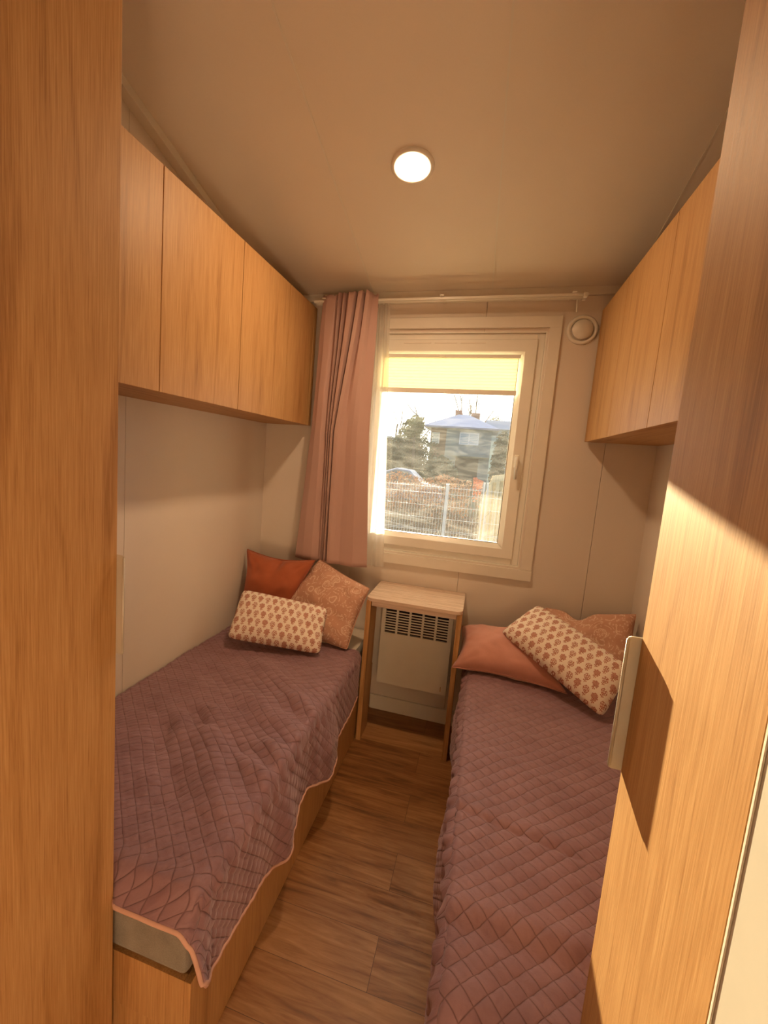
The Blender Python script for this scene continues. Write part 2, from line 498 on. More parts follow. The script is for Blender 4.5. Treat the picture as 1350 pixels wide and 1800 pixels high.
def struct(name, bm, mat, label=None, parent=None, **k):
    o = obj(name, bm, mat, parent, **k)
    if parent is None:
        o['kind'] = 'structure'
        if label: o['label'] = label; o['category'] = name.split('_')[0]
    return o
def B(*a):
    bm = bmesh.new()
    for q in (a if isinstance(a[0], (tuple, list)) else (a,)): box(bm, *q)
    return bm

# ================================================================== ROOM SHELL
struct('floor', B(XL - .06, XR + .06, YB, 0.0, -0.05, 0.0), FLOOR, 'brown oak-look vinyl plank floor running between the two beds')
# ceiling: 0.64 m panels, thin joints between them
bm = bmesh.new()
seams = [-1.385, -0.696, -0.054, 0.590, 0.870]
for a, b in zip(seams, seams[1:]):
    g = 0.0012
    hexa(bm, [(a + g, YB, ceil_z(YB)), (b - g, YB, ceil_z(YB)), (b - g, 0.10, ceil_z(0.10)), (a + g, 0.10, ceil_z(0.10)),
              (a + g, YB, ceil_z(YB) + .03), (b - g, YB, ceil_z(YB) + .03), (b - g, 0.10, ceil_z(0.10) + .03), (a + g, 0.10, ceil_z(0.10) + .03)])
hexa(bm, [(-1.385, YB, ceil_z(YB) + .03), (.87, YB, ceil_z(YB) + .03), (.87, .10, ceil_z(.10) + .03), (-1.385, .10, ceil_z(.10) + .03),
          (-1.385, YB, ceil_z(YB) + .06), (.87, YB, ceil_z(YB) + .06), (.87, .10, ceil_z(.10) + .06), (-1.385, .10, ceil_z(.10) + .06)])
struct('ceiling', bm, CEIL, 'sloping beige ceiling of wide panels with fine joints')
bm = bmesh.new()
for s in seams[1:-1]:
    hexa(bm, [(s - .003, YB, ceil_z(YB) - .004), (s + .003, YB, ceil_z(YB) - .004), (s + .003, 0, CA - .004), (s - .003, 0, CA - .004),
              (s - .0015, YB, ceil_z(YB) + .004), (s + .0015, YB, ceil_z(YB) + .004), (s + .0015, 0, CA + .004), (s - .0015, 0, CA + .004)])
struct('trim_1', bm, TRIM, 'thin cream jointing strips between the ceiling panels')

def side_wall(name, x0, x1, joints, label):
    bm = bmesh.new()
    ys = [YB] + joints + [0.10]
    for a, b in zip(ys, ys[1:]):
        prism(bm, [(a + .0010, -0.05), (b - .0010, -0.05), (b - .0010, ceil_z(b) + .0), (a + .0010, ceil_z(a) + .0)], 'x', x0, x1)
    xo = x0 - .01 if x0 < 0 else x1
    prism(bm, [(YB, -0.05), (.10, -0.05), (.10, ceil_z(.10)), (YB, ceil_z(YB))], 'x', xo, xo + .01)
    return struct(name, bm, WALL, label)
side_wall('wall_left', XL - .05, XL, [-3.15, -2.51, -1.87, -1.21], 'beige panelled wall along the left bed')
side_wall('wall_right', XR, XR + .05, [-3.15, -2.51, -1.87, -1.21], 'beige panelled wall along the right bed')
# window wall, built round the opening
OX0, OX1, OZ0, OZ1 = -0.735, 0.240, 0.995, 2.245
bm = bmesh.new()
def wp(x0, x1, z0, z1):
    """wall piece split at the panel joints"""
    xs = [x0] + [s for s in (-0.716, -0.072, 0.580) if x0 < s < x1] + [x1]
    for a, b in zip(xs, xs[1:]): box(bm, a + (.0009 if a != x0 else 0), b - (.0009 if b != x1 else 0), 0.0, 0.085, z0, z1)
wp(XL, OX0, -.05, CA + .02); wp(OX1, XR, -.05, CA + .02); wp(OX0, OX1, -.05, OZ0); wp(OX0, OX1, OZ1, CA + .02)
box(bm, XL, OX0 + .0, .085, .10, -.05, CA + .02); box(bm, OX1, XR, .085, .10, -.05, CA + .02)
box(bm, OX0, OX1, .085, .10, -.05, OZ0); box(bm, OX0, OX1, .085, .10, OZ1, CA + .02)
struct('wall_back', bm, WALL, 'beige panelled wall with the window in it')
struct('wall_front', B(XL, XR, YB - .06, YB, -.05, ceil_z(YB) + .02), WALL, 'beige wall behind the viewer')
# cornices
bm = B(XL, XR, -.018, 0.0, CA - .038, CA + .003)
struct('trim_2', bm, TRIM, 'slim cream cornice above the window')
for nm, xa, xb in (('trim_3', XL, XL + .040), ('trim_4', XR - .026, XR)):
    bm = bmesh.new()
    prism(bm, [(WY0, ceil_z(WY0) - .032), (-.018, ceil_z(0) - .032), (-.018, ceil_z(0) + .004), (WY0, ceil_z(WY0) + .0)], 'x', xa, xb)
    struct(nm, bm, TRIM, 'slim cream cornice where the %s wall meets the ceiling' % ('left' if xa < 0 else 'right'))
struct('baseboard_back', B(BLX + .004, BRX - .004, -.014, 0.0, 0.0, .090), TRIM, 'white skirting board under the heater', bevel=.002)
# cream door lining on both sides of the opening the photo is taken through
struct('door_1', B(WRX + .0005, XR, -2.62, -2.2225, 0.0, 2.86), CREAM, 'cream door lining nearest the viewer, beside the right wardrobe', bevel=.0015)
struct('trim_5', B(WRX - .0004, WRX + .010, -2.2222, -2.2175, 0.0, 2.86), TRIM, 'thin bright edge strip between the right wardrobe and the cream lining', bevel=.001)
struct('door_2', B(XL, WLX + .012, -2.62, WY1 - .001, 0.0, 2.86), CREAM, 'cream door lining beside the left wardrobe')

# ================================================================== WINDOW
win = bpy.data.objects.new('window_1', None); COL.objects.link(win); win.location = (-.25, 0, WZ0); win['kind'] = 'structure'
win['label'] = 'white plastic window over the heater, looking onto a garden'; win['category'] = 'window'
bm = bmesh.new()
t = .057
box(bm, WX0, WX1, -.016, 0.0, WZ1 - t, WZ1)
box(bm, WX0, WX0 + t + .012, -.016, 0, WZ0 + t, WZ1 - t); box(bm, WX1 - t, WX1, -.016, 0, WZ0 + t, WZ1 - t)
obj('window_casing', bm, TRIM, win, bevel=.0015)
obj('window_sill', B(WX0 - .0, WX1 + .002, -.020, 0.0, WZ0 - .002, WZ0 + t - .001), TRIM, win, bevel=.0015)
# reveal lining
bm = bmesh.new()
box(bm, OX0, OX0 + .006, .0, .10, OZ0, OZ1); box(bm, OX1 - .006, OX1, .0, .10, OZ0, OZ1)
box(bm, OX0 + .006, OX1 - .006, .0, .10, OZ0, OZ0 + .006); box(bm, OX0 + .006, OX1 - .006, .0, .10, OZ1 - .006, OZ1)
obj('window_reveal', bm, PVC, win)
def ring(bm, x0, x1, z0, z1, w, y0, y1):
    box(bm, x0, x0 + w, y0, y1, z0, z1); box(bm, x1 - w, x1, y0, y1, z0, z1)
    box(bm, x0 + w, x1 - w, y0, y1, z0, z0 + w); box(bm, x0 + w, x1 - w, y0, y1, z1 - w, z1)
bm = bmesh.new(); ring(bm, OX0 + .006, OX1 - .006, OZ0 + .006, OZ1 - .006, .036, .012, .085)
obj('window_frame', bm, PVC, win, bevel=.003)
GX0, GX1, GZ0, GZ1 = -0.612, 0.118, 1.112, 2.118       # glass opening
bm = bmesh.new()
sx0, sx1, sz0, sz1 = OX0 + .038, OX1 - .038, OZ0 + .038, OZ1 - .038
def rect_ring(bm, o, i, y0, y1):
    """o, i = (x0,x1,z0,z1) outer and inner outlines at depths y0 (outer edge) and y1 (inner edge)"""
    P = lambda r, y: [(r[0], y, r[2]), (r[1], y, r[2]), (r[1], y, r[3]), (r[0], y, r[3])]
    return [bm.verts.new(p) for p in P(o, y0)], [bm.verts.new(p) for p in P(i, y1)]
def loft(bm, outs):
    rings = []
    for (x0, x1, z0, z1, y) in outs:
        rings.append([bm.verts.new(p) for p in ((x0, y, z0), (x1, y, z0), (x1, y, z1), (x0, y, z1))])
    for a, b in zip(rings, rings[1:]):
        for k in range(4): bm.faces.new((a[k], a[(k + 1) % 4], b[(k + 1) % 4], b[k]))
    a, b = rings[-1], rings[0]
    for k in range(4): bm.faces.new((a[k], a[(k + 1) % 4], b[(k + 1) % 4], b[k]))
loft(bm, [(sx0, sx1, sz0, sz1, .060), (sx0, sx1, sz0, sz1, .004), (sx0 + .004, sx1 - .004, sz0 + .004, sz1 - .004, -.002),
          (GX0 - .026, GX1 + .026, GZ0 - .026, GZ1 + .026, -.002), (GX0 - .020, GX1 + .020, GZ0 - .020, GZ1 + .020, .004),
          (GX0, GX1, GZ0, GZ1, .018), (GX0, GX1, GZ0, GZ1, .060)])
sash = obj('window_sash', bm, PVC, win)
bm = bmesh.new(); ring(bm, GX0 - .0005, GX1 + .0005, GZ0 - .0005, GZ1 + .0005, .004, .019, .024)
obj('gasket', bm, BLACK, sash)
obj('glass_pane', B(GX0, GX1, .026, .0275, GZ0, GZ1), GLASS, win)
# trickle vent: two thin slots in the top rail
bm = B((-.50, -.35, -.0045, -.0015, 2.184, 2.190), (-.33, -.21, -.0045, -.0015, 2.184, 2.190), (-.19, -.06, -.0045, -.0015, 2.184, 2.190))
obj('trickle_vent', bm, TRIM, win)
h = obj('window_handle', B(.153, .175, -.010, -.002, 1.535, 1.605), PVC, win, bevel=.004)
bm = bmesh.new(); tube(bm, [(.164, -.010, 1.588), (.164, -.030, 1.588), (.165, -.036, 1.575), (.166, -.036, 1.475)], [.009, .009, .0105, .008], 10)
obj('handle_lever', bm, PVC, h, smooth=True)

# pleated blind hung on the sash
bl = thing('pleated_blind', 'cream pleated blind lowered a little way over the top of the window', 'blind', (-.247, -.010, 1.915))
bm = bmesh.new()
zt, zb_, n = 2.106, 1.940, 10
def pleat(u, v):
    k = v * n; f = abs((k % 1.0) - .5) * 2
    return (GX0 + .004 + u * (GX1 - GX0 - .008), -.004 - .013 * (1 - f), zb_ + (zt - zb_) * v)
grid(bm, pleat, 2, n * 2)
obj('pleated_fabric', bm, BLIND, bl, recalc=False)
rail = obj('top_rail', B(GX0 - .004, GX1 + .006, -.019, -.003, 2.106, 2.124), PVC, bl, bevel=.002)
obj('grip_tab', B(-.300, -.262, -.026, -.019, 2.108, 2.122), PVC, rail, bevel=.002)
rail = obj('bottom_rail', B(GX0 - .004, GX1 + .004, -.019, -.003, 1.915, 1.940), PVC, bl, bevel=.002)
obj('grip_tab', B(-.300, -.250, -.027, -.019, 1.914, 1.922), PVC, rail, bevel=.002)
for gx in (GX0 + .006, GX1 - .004):
    bm = bmesh.new(); tube(bm, [(gx, -.006, GZ0), (gx, -.006, 2.11)], .0012, 6); obj('guide_cord', bm, PVC, bl)

# curtain rail
rt = thing('curtain_rail', 'white double curtain rail under the ceiling cornice', 'curtain rail', (-.31, -.05, 2.37))
bm = bmesh.new()
for y in (-.105, -.062):
    bm = bmesh.new(); prism(bm, [(y - .008, 2.392), (y + .008, 2.392), (y + .008, 2.380), (y + .005, 2.380), (y + .005, 2.387), (y - .005, 2.387), (y - .005, 2.380), (y - .008, 2.380)], 'x', -1.015, .372)
    obj('track', bm, PVC, rt)
for y in (-.105, -.062): obj('end_cap', B(.372, .390, y - .010, y + .010, 2.374, 2.396), PVC, rt, bevel=.003)
for x in (.330, -.30, -.95):
    bm = B((x - .010, x + .010, -.130, -.0, 2.394, 2.400)); obj('bracket', bm, PVC, rt, bevel=.001)
bm = bmesh.new(); tube(bm, [(.352, -.066, 2.376), (.354, -.066, 2.35), (.357, -.064, 2.318)], .0045, 8); obj('cord_toggle', bm, PVC, rt, smooth=True)

# curtain
def interp(tab, s):
    if s <= tab[0][0]: return tab[0][1:]
    for a, b in zip(tab, tab[1:]):
        if s <= b[0]:
            t = (s - a[0]) / (b[0] - a[0]); t = t * t * (3 - 2 * t) * .5 + t * .5
            return tuple(p + (q - p) * t for p, q in zip(a[1:], b[1:]))
    return tab[-1][1:]
# s, x, y at top / mid / bottom
TOP = [(0, -.960, -.105), (.10, -.930, -.124), (.20, -.885, -.122), (.26, -.868, -.108), (.30, -.856, -.150), (.345, -.846, -.112), (.39, -.828, -.152), (.43, -.818, -.110),
       (.48, -.796, -.150), (.53, -.768, -.148), (.56, -.757, -.108), (.61, -.742, -.156), (.66, -.722, -.150), (.70, -.712, -.108), (.75, -.700, -.158), (.80, -.682, -.150), (.86, -.672, -.112), (1, -.640, -.116)]
MID = [(0, -.985, -.104), (.09, -.955, -.126), (.18, -.918, -.130), (.26, -.888, -.104), (.30, -.880, -.138), (.345, -.872, -.108), (.39, -.866, -.140), (.43, -.860, -.110),
       (.48, -.850, -.142), (.53, -.842, -.146), (.56, -.838, -.108), (.61, -.826, -.152), (.66, -.806, -.150), (.70, -.786, -.136), (.75, -.760, -.130), (.80, -.730, -.136), (.86, -.698, -.138), (1, -.634, -.110)]
BOT = [(0, -1.036, -.108), (.09, -.985, -.124), (.18, -.925, -.130), (.26, -.874, -.104), (.30, -.868, -.134), (.345, -.863, -.106), (.39, -.858, -.138), (.43, -.852, -.108),
       (.48, -.846, -.140), (.53, -.838, -.146), (.56, -.833, -.106), (.61, -.824, -.150), (.66, -.806, -.152), (.70, -.782, -.142), (.75, -.748, -.132), (.80, -.712, -.136), (.86, -.668, -.138), (1, -.586, -.110)]
def curt(u, v):
    t, m_, b = interp(TOP, u), interp(MID, u), interp(BOT, u)
    if v > .5:
        k = (v - .5) * 2; p = [m_[i] + (t[i] - m_[i]) * k for i in (0, 1)]
    else:
        k = v * 2; p = [b[i] + (m_[i] - b[i]) * k for i in (0, 1)]
    zt = 2.414 + (.008 if .28 < u < .85 else 0) + .004 * math.sin(u * 60)
    zb = .905 - .004 * math.sin(u * 9)
    return (p[0] + .004 * noise.noise((u * 9, v * 4, 1)), p[1] + .006 * noise.noise((u * 8, v * 5, 5)), zb + (zt - zb) * v)
bm = bmesh.new(); grid(bm, curt, 260, 60)
o = obj('curtain', bm, CURTAIN, smooth=True, solid=.0016, recalc=False)
tag(o, 'dusty pink curtain gathered at the left of the window', 'curtain')
def sheer(u, v):
    x0 = -.83 + .10 * v; x1 = -.500 - .085 * v ** 1.1
    return (x0 + (x1 - x0) * u, -.060 + .013 * math.sin(u * 34 + v * 1.0) * (1 - .3 * v) * (1 - max(0, u - .85) * 5), .905 + (2.382 - .905) * v)
bm = bmesh.new(); grid(bm, sheer, 120, 30)
o = obj('sheer_curtain', bm, SHEER, smooth=True, recalc=False)
tag(o, 'sheer white voile curtain showing past the edge of the pink curtain', 'curtain')

# round wall vent
v = thing('wall_vent', 'round white air vent on the wall beside the window', 'vent', (.401, 0, 2.250))
bm = bmesh.new(); rr = lathe(bm, [(.073, 0.0), (.073, -.006), (.068, -.012), (.060, -.012), (.054, -.006), (.052, -.002)], (.401, 0, 2.250)); obj('vent_ring', bm, PVC, v, smooth=True)
bm = bmesh.new(); rr = lathe(bm, [(.047, -.003), (.049, -.014), (.045, -.020), (.001, -.022)], (.401, 0, 2.250)); bm.faces.new(rr[-1]); obj('vent_disc', bm, PVC, v, smooth=True)

# ================================================================== CEILING LAMP
def downlight(x, y, label):
    z = ceil_z(y)
    c = thing('ceiling_downlight', label, 'ceiling light', (x, y, z))
    c.rotation_euler = (math.atan(-CS), 0, 0)
    def local(name, prof, mat, cap):
        bm = bmesh.new(); r = lathe(bm, prof, (0, 0, 0), 'z', 48)
        if cap: bm.faces.new(r[-1])
        bmesh.ops.recalc_face_normals(bm, faces=bm.faces)
        me = bpy.data.meshes.new(name); bm.to_mesh(me); bm.free(); me.materials.append(mat)
        for p in me.polygons: p.use_smooth = True
        o = bpy.data.objects.new(name, me); COL.objects.link(o); o.parent = c
    local('bezel', [(.0815, 0.001), (.0815, -.007), (.076, -.010), (.063, -.010), (.060, -.004)], TRIM, False)
    local('diffuser', [(.0605, -.003), (.0605, -.0055), (.001, -.006)], LAMP, True)
downlight(-.375, -.815, 'round lit downlight in the sloping ceiling')

gl = thing('added_fill_globe', 'added glowing globe for warm fill light, unseen low behind the viewer', 'fill light', (.45, YB, .42))  # invented source out of view, added for warm low fill light
obj('fill_globe_plate', B(.40, .50, YB + .0005, YB + .02, .37, .47), TRIM, gl, bevel=.004)
bm = bmesh.new(); bmesh.ops.create_uvsphere(bm, u_segments=32, v_segments=16, radius=.10, matrix=Matrix.Translation((.45, YB + .125, .42)))
obj('fill_globe', bm, emit_mat('fill_globe_glow', (1.0, 0.62, 0.34), FILL_GLOBE_L), gl, smooth=True)

# ================================================================== OVERHEAD CABINETS
def cabinets(side, xw, xf, zb, zt, edges, label):
    s = 1 if side == 'left' else -1             # door face looks towards +x on the left
    c = thing('overhead_cabinet', label, 'cabinet', ((xw + xf) / 2, WY0 / 2, zb), 'overhead cabinets above the beds')
    xi = xf - s * .018
    lo, hi = sorted((xw + s * .001, xi))
    bm = B((lo, hi, WY0 + .001, -.019, zb, zb + .018), (lo, hi, WY0 + .001, -.019, zt - .018, zt - .002), (lo, hi, -.037, -.019, zb + .018, zt - .018),
           (lo, hi, WY0 + .001, WY0 + .019, zb + .018, zt - .018), (*sorted((xw + s * .001, xw + s * .01)), WY0 + .019, -.037, zb + .018, zt - .018))
    obj('carcass', bm, W_UNDER, c)
    lo2, hi2 = sorted((xi, xi + s * .001))
    lo, hi = sorted((xi + s * .0012, xf))
    for a, b in zip(edges, edges[1:]):
        obj('cabinet_door', B(lo, hi, a + .0018, b - .0018, zb - .001, zt), W_OAK_Z2, c, origin=(xf, a, zb), bevel=.0012)
    obj('end_filler', B(lo, hi, edges[-1] + .0015, -.019, zb, zt), W_OAK_Z2, c, origin=(xf, 0, zb), bevel=.001)
    for e in edges[1:-1]: obj('gap_strip', B(lo2, hi2, e - .004, e + .004, zb + .001, zt - .001), DARKGAP, c)
    return c
cabinets('left', XL, CLX, CLZ, CLT, [WY0 + .001, -1.400, -.894, -.416, -.060], 'oak overhead cabinets along the left wall, above the bed with the rust cushion')
cabinets('right', XR, CRX, CRZ, CRT, [WY0 + .001, -1.420, -.981, -.475, -.058], 'oak overhead cabinets along the right wall, beside the round vent')

# ================================================================== WARDROBES
def wardrobe(side, xw, xf, label, seed):
    s = 1 if side == 'left' else -1
    w = thing('wardrobe', label, 'wardrobe', ((xw + xf) / 2, (WY0 + WY1) / 2, 0), 'wardrobes at the foot of the beds')
    xi = xf - s * .020
    lo, hi = sorted((xw + s * .001, xi - s * .001))
    obj('carcass', B(lo, hi, WY1, WY0, 0.0, 2.80), W_OAK_Z, w, bevel=.001)
    lo, hi = sorted((xi, xf))
    d = obj('wardrobe_door', B(lo, hi, WY1 + .0055, WY0, .012, 2.795), W_OAK_Z, w, origin=(xf, WY0 + seed, 0), bevel=.0012)
    # edge pull clipped over the door's long edge: flat plate with a turned-in lip
    z0, z1 = 1.066, 1.290
    bm = bmesh.new()
    zc, r, L = (z0 + z1) / 2, .005, .0195
    xo = xf + s * L
    prof = [(xi + s * .004, z0), (xo - s * r, z0), (xo - s * r * .3, z0 + r * .3), (xo, z0 + r), (xo, z1 - r), (xo - s * r * .3, z1 - r * .3), (xo - s * r, z1), (xi + s * .004, z1)]
    prism(bm, prof, 'y', WY0 + .0002, WY0 + .0022)
    hd = obj('door_pull', bm, HANDLE, w)
    bm = bmesh.new(); tube(bm, [(xo - s * .0012, WY0 - .0005, z0 + .005), (xo - s * .0012, WY0 - .0005, z1 - .005)], .0026, 10)
    obj('pull_lip', bm, HANDLE, hd, smooth=True)
    return w
wardrobe('left', XL, WLX, 'tall oak wardrobe filling the left edge, unlit by direct sun', 0.0)
wardrobe('right', XR, WRX, 'tall oak wardrobe on the right, crossed by sunlight and its handle shadow', .05)

# ================================================================== BEDS
def bed_base(side, xw, xe, label):
    s = 1 if side == 'left' else -1
    c = thing('box_bed', label, 'bed', ((xw + xe) / 2, WY0 / 2, 0), 'built-in single beds')
    lo, hi = sorted((xe, xe - s * .018))
    yf = -1.880
    obj('side_panel', B(lo, hi, yf, -.003, 0.0, BASE), W_OAK_Y, c, bevel=.0015)
    lo, hi = sorted((xw + s * .002, xe - s * .018))
    obj('end_panel', B((lo, hi, yf, yf + .018, .140, BASE), (lo, hi, yf + .003, yf + .018, 0, .137)), W_OAK_Y, c, bevel=.001)
    obj('slat_deck', B(lo, hi, yf + .018, -.003, BASE - .030, BASE - .004), W_OAK_Y, c)
    return c
bed_base('left', XL, BLX, 'oak panelled box bed base along the left wall')
bed_base('right', XR, BRX, 'oak panelled box bed base along the right wall, mostly under its blanket')

def mattress(side, xw, xe, label):
    s = 1 if side == 'left' else -1
    lo, hi = sorted((xw + s * .004, xe - s * .018))
    o = obj('mattress', B(lo, hi, -1.874, -.006, BASE - .003, MT), GREYFAB, bevel=0)
    b = o.modifiers.new('bevel', 'BEVEL'); b.width = .018; b.segments = 4
    tag(o, label, 'mattress')
mattress('left', XL, BLX, 'grey woven mattress on the left bed, its foot end bare')
mattress('right', XR, BRX, 'grey woven mattress on the right bed, hidden under its blanket')

def rbend(t, edge, r):
    """unrolled length t -> (distance out, drop) past a rounded edge"""
    q = r * PI / 2
    if t < edge: return t, 0.0
    a = t - edge
    if a < q: return edge + r * math.sin(a / r), r * (1 - math.cos(a / r))
    return edge + r, r + (a - q)
def gauss_fold(px, py, ax, ay, bx_, by_, w, h):
    dx, dy = bx_ - ax, by_ - ay; L2 = dx * dx + dy * dy
    t = max(0, min(1, ((px - ax) * dx + (py - ay) * dy) / L2))
    qx, qy = ax + t * dx, ay + t * dy
    d2 = (px - qx) ** 2 + (py - qy) ** 2
    return h * math.exp(-d2 / (w * w)) * (1 if 0 < t < 1 else .8)

def lerp_tab(tab, s):
    if s <= tab[0][0]: return tab[0][1]
    for a, b in zip(tab, tab[1:]):
        if s <= b[0]:
            t = (s - a[0]) / (b[0] - a[0]); t = t * t * (3 - 2 * t)
            return a[1] + (b[1] - a[1]) * t
    return tab[-1][1]

ZT = MT + .012
def puff(u, y):
    P = .037
    a = ((u + y) * .70711 / P + 50) % 1.0 - .5; b = ((u - y) * .70711 / P + 50) % 1.0 - .5
    return .0030 * min(1, max(0, (y + 1.88) / .05)) * (1 - (abs(a) * 2) ** 2.6) * (1 - (abs(b) * 2) ** 2.6)

# left blanket -------------------------------------------------------------
FL = [(-1.905, .050), (-1.86, .024), (-1.81, .004), (-1.70, .003), (-1.56, .006), (-1.47, .010), (-1.385, .042), (-1.30, .016), (-1.20, -.002), (-1.13, -.004), (-1.05, .020), (-.965, .044), (-.88, .038), (-.80, .012), (-.72, .002), (-.55, .004), (-.38, .000)]
LBOT = [(-1.905, .360), (-1.86, .300), (-1.81, .268), (-1.56, .256), (-1.40, .225), (-1.30, .236), (-1.13, .262), (-.96, .215), (-.80, .245), (-.60, .250), (-.38, .270)]
FOLDS_L = [(-1.02, -1.33, -.80, -1.62, .050, -0.0266), (-.98, -1.22, -.70, -1.38, .045, -0.0304), (-.92, -1.20, -.62, -1.62, .05, 0.0190),
           (-.90, -1.02, -.52, -1.22, .06, 0.0228), (-.86, -1.30, -.56, -1.46, .035, 0.0228), (-1.00, -1.25, -.86, -1.60, .04, 0.0190),
           (-.95, -.72, -.60, -.98, .05, 0.0152), (-1.1, -.9, -.8, -1.1, .06, -0.0133), (-.66, -.98, -.50, -1.08, .04, 0.0228), (-.62, -1.30, -.50, -1.38, .04, 0.0228)]
def blanket_left(u, v):
    y = -1.905 + v * (1.905 - .372)
    W = (BLX - .010) - (XL + .006)              # flat width up to the bend
    r = .022
    drop_len = (ZT - lerp_tab(LBOT, y)) - r + r * PI / 2
    T = W + drop_len
    t = u * T
    out, drop = rbend(t, W - r + .006, r)
    x = XL + .006 + out; z = ZT - drop
    # head end runs a little slanted
    hs = max(0, (v - .9) / .1)
    y += hs * .06 * (1 - min(1, t / W))
    fl = lerp_tab(FL, y) * min(1, max(0, drop - .02) / .15)
    x += fl
    onside = min(1, drop / .03)
    bump = noise.noise((x * 5, y * 4, 3.0)) * .007 + noise.noise((x * 12, y * 11, 8.0)) * .0035
    # small tucks just past the bend
    tuck = .0045 * math.sin(y * 95 + 3 * noise.noise((y * 9, 0, 2))) * math.exp(-((drop - .030) / .030) ** 2)
    if drop < .02:
        z += bump * (1 - onside) + puff(t, y) + .006 * min(1, u * 6)
        for f in FOLDS_L: z += gauss_fold(x, y, *f)
        z = max(z, MT + .0035)
    else:
        x += puff(t, y) + bump * .6 + tuck + .003
    z += .5 * tuck * (1 - onside)
    # foot end sags over the mattress end
    e = min(1.0, max(0.0, (-1.845 - y)) / .06)
    if e > 0:
        room = min(1, max(0, (x + .745) / .03))            # the wardrobe stands in the way further left
        ylim = -1.877 - .035 * room
        z -= (.044 + .014 * e) * e * e * (3 - 2 * e) * math.exp(-(drop / .055) ** 2)
        if drop < .03 and y > -1.876: z = max(z, MT + .004 - .022 * max(0, (-1.850 - y) / .026) ** 2)
        y = max(y, ylim)
    return (x, y, z)
bm = bmesh.new()
NU, NV = 230, 330
V = grid(bm, blanket_left, NU, NV, uvf=lambda u, v: (u * 1.02, v * 1.533))
foot = [v_.co.copy() for v_ in V[0]]
sidee = [V[j][NU].co.copy() for j in range(NV + 1)]
bkl = obj('quilted_blanket', bm, QUILT, smooth=True, recalc=False)
sld = bkl.modifiers.new('solid', 'SOLIDIFY'); sld.thickness = .006; sld.offset = -1 if False else 1
tag(bkl, 'mauve quilted blanket on the left bed, rumpled and hanging to a point at the foot', 'blanket', 'quilted blankets on the beds')
bm = bmesh.new()
path = [p + Vector((0, -.003, 0)) for p in foot[::2]] + [p + Vector((.005, 0, -.002)) for p in sidee[1::2]]
tube(bm, path, .0056, 8)
obj('hem', bm, HEM, bkl, smooth=True)

# right blanket --------------------------------------------------------------
def blanket_right(u, v):
    xx = XR - u * (XR - BRX + .223)
    k = min(1, max(0, (xx - .20) / .05))
    y = -1.922 + v * (1.922 - .055)
    y += .041 * k * k * (3 - 2 * k) * max(0, (-1.84 - y) / .082)
    W = (XR - .006) - (BRX + .006)
    r = .026
    T = W + .235
    t = u * T
    out, drop = rbend(t, W - r, r)
    x = XR - .006 - out; z = ZT - drop
    bump = noise.noise((x * 5, y * 4, 13.0)) * .006 + noise.noise((x * 11, y * 10, 18.0)) * .003
    wave = .010 * math.sin(y * 9.0 + 1.0) + .006 * math.sin(y * 17)
    tuck = .0055 * math.sin(y * 78 + 3 * noise.noise((y * 7, 0, 2))) * math.exp(-((drop - .030) / .035) ** 2)
    if drop < .02:
        z += bump + puff(t, y) + .006
        z += gauss_fold(x, y, .02, -1.335, .36, -1.42, .012, -.006) + gauss_fold(x, y, .02, -1.30, .36, -1.385, .03, .006)
        z += gauss_fold(x, y, .02, -1.66, .34, -1.66, .04, .012) + gauss_fold(x, y, .03, -1.72, .30, -1.74, .035, -.008)
        z += gauss_fold(x, y, .0, -.80, .30, -.86, .03, .007) + gauss_fold(x, y, .0, -1.02, .40, -1.10, .05, .005)
        z = max(z, MT + .004)
        z += tuck * .4
    else:
        x -= puff(t, y) + tuck + .010 + (wave + .006) * min(1, drop / .1)
    e = max(0.0, (-1.855 - y)) / .07
    if e > 0:
        e = min(1, e)
        z -= .045 * e * e; y += .0
    return (x, y, z)
bm = bmesh.new()
NU2, NV2 = 210, 400
V = grid(bm, blanket_right, NU2, NV2, uvf=lambda u, v: (u * 1.02 + .013, v * 1.87))
foot = [v_.co.copy() for v_ in V[0]]; sidee = [V[j][NU2].co.copy() for j in range(NV2 + 1)]
bkr = obj('quilted_blanket', bm, QUILT, smooth=True, recalc=False)
bmr = bmesh.new(); bmr.from_mesh(bkr.data); bmesh.ops.reverse_faces(bmr, faces=bmr.faces); bmr.to_mesh(bkr.data); bmr.free()
sld = bkr.modifiers.new('solid', 'SOLIDIFY'); sld.thickness = .006; sld.offset = 1
tag(bkr, 'mauve quilted blanket lying smooth on the right bed', 'blanket', 'quilted blankets on the beds')
bm = bmesh.new(); tube(bm, foot[::2] + sidee[1::2], .0038, 8); obj('hem', bm, HEM, bkr, smooth=True)

# fitted sheet at the head of the left bed
def sheetf(u, v):
    x = XL + .006 + u * (BLX - .018 - XL - .006); y = -.62 + v * .612
    ed = max(0, (u - .965) / .035)
    return (x + .002 * ed, y, MT + .003 + .0018 * noise.noise((x * 14, y * 14, 4)) - .030 * ed * ed)
bm = bmesh.new(); grid(bm, sheetf, 60, 40)
o = obj('bed_sheet', bm, SHEET, smooth=True, solid=.002, recalc=False)
tag(o, 'cream bed sheet showing at the head of the left bed', 'sheet')

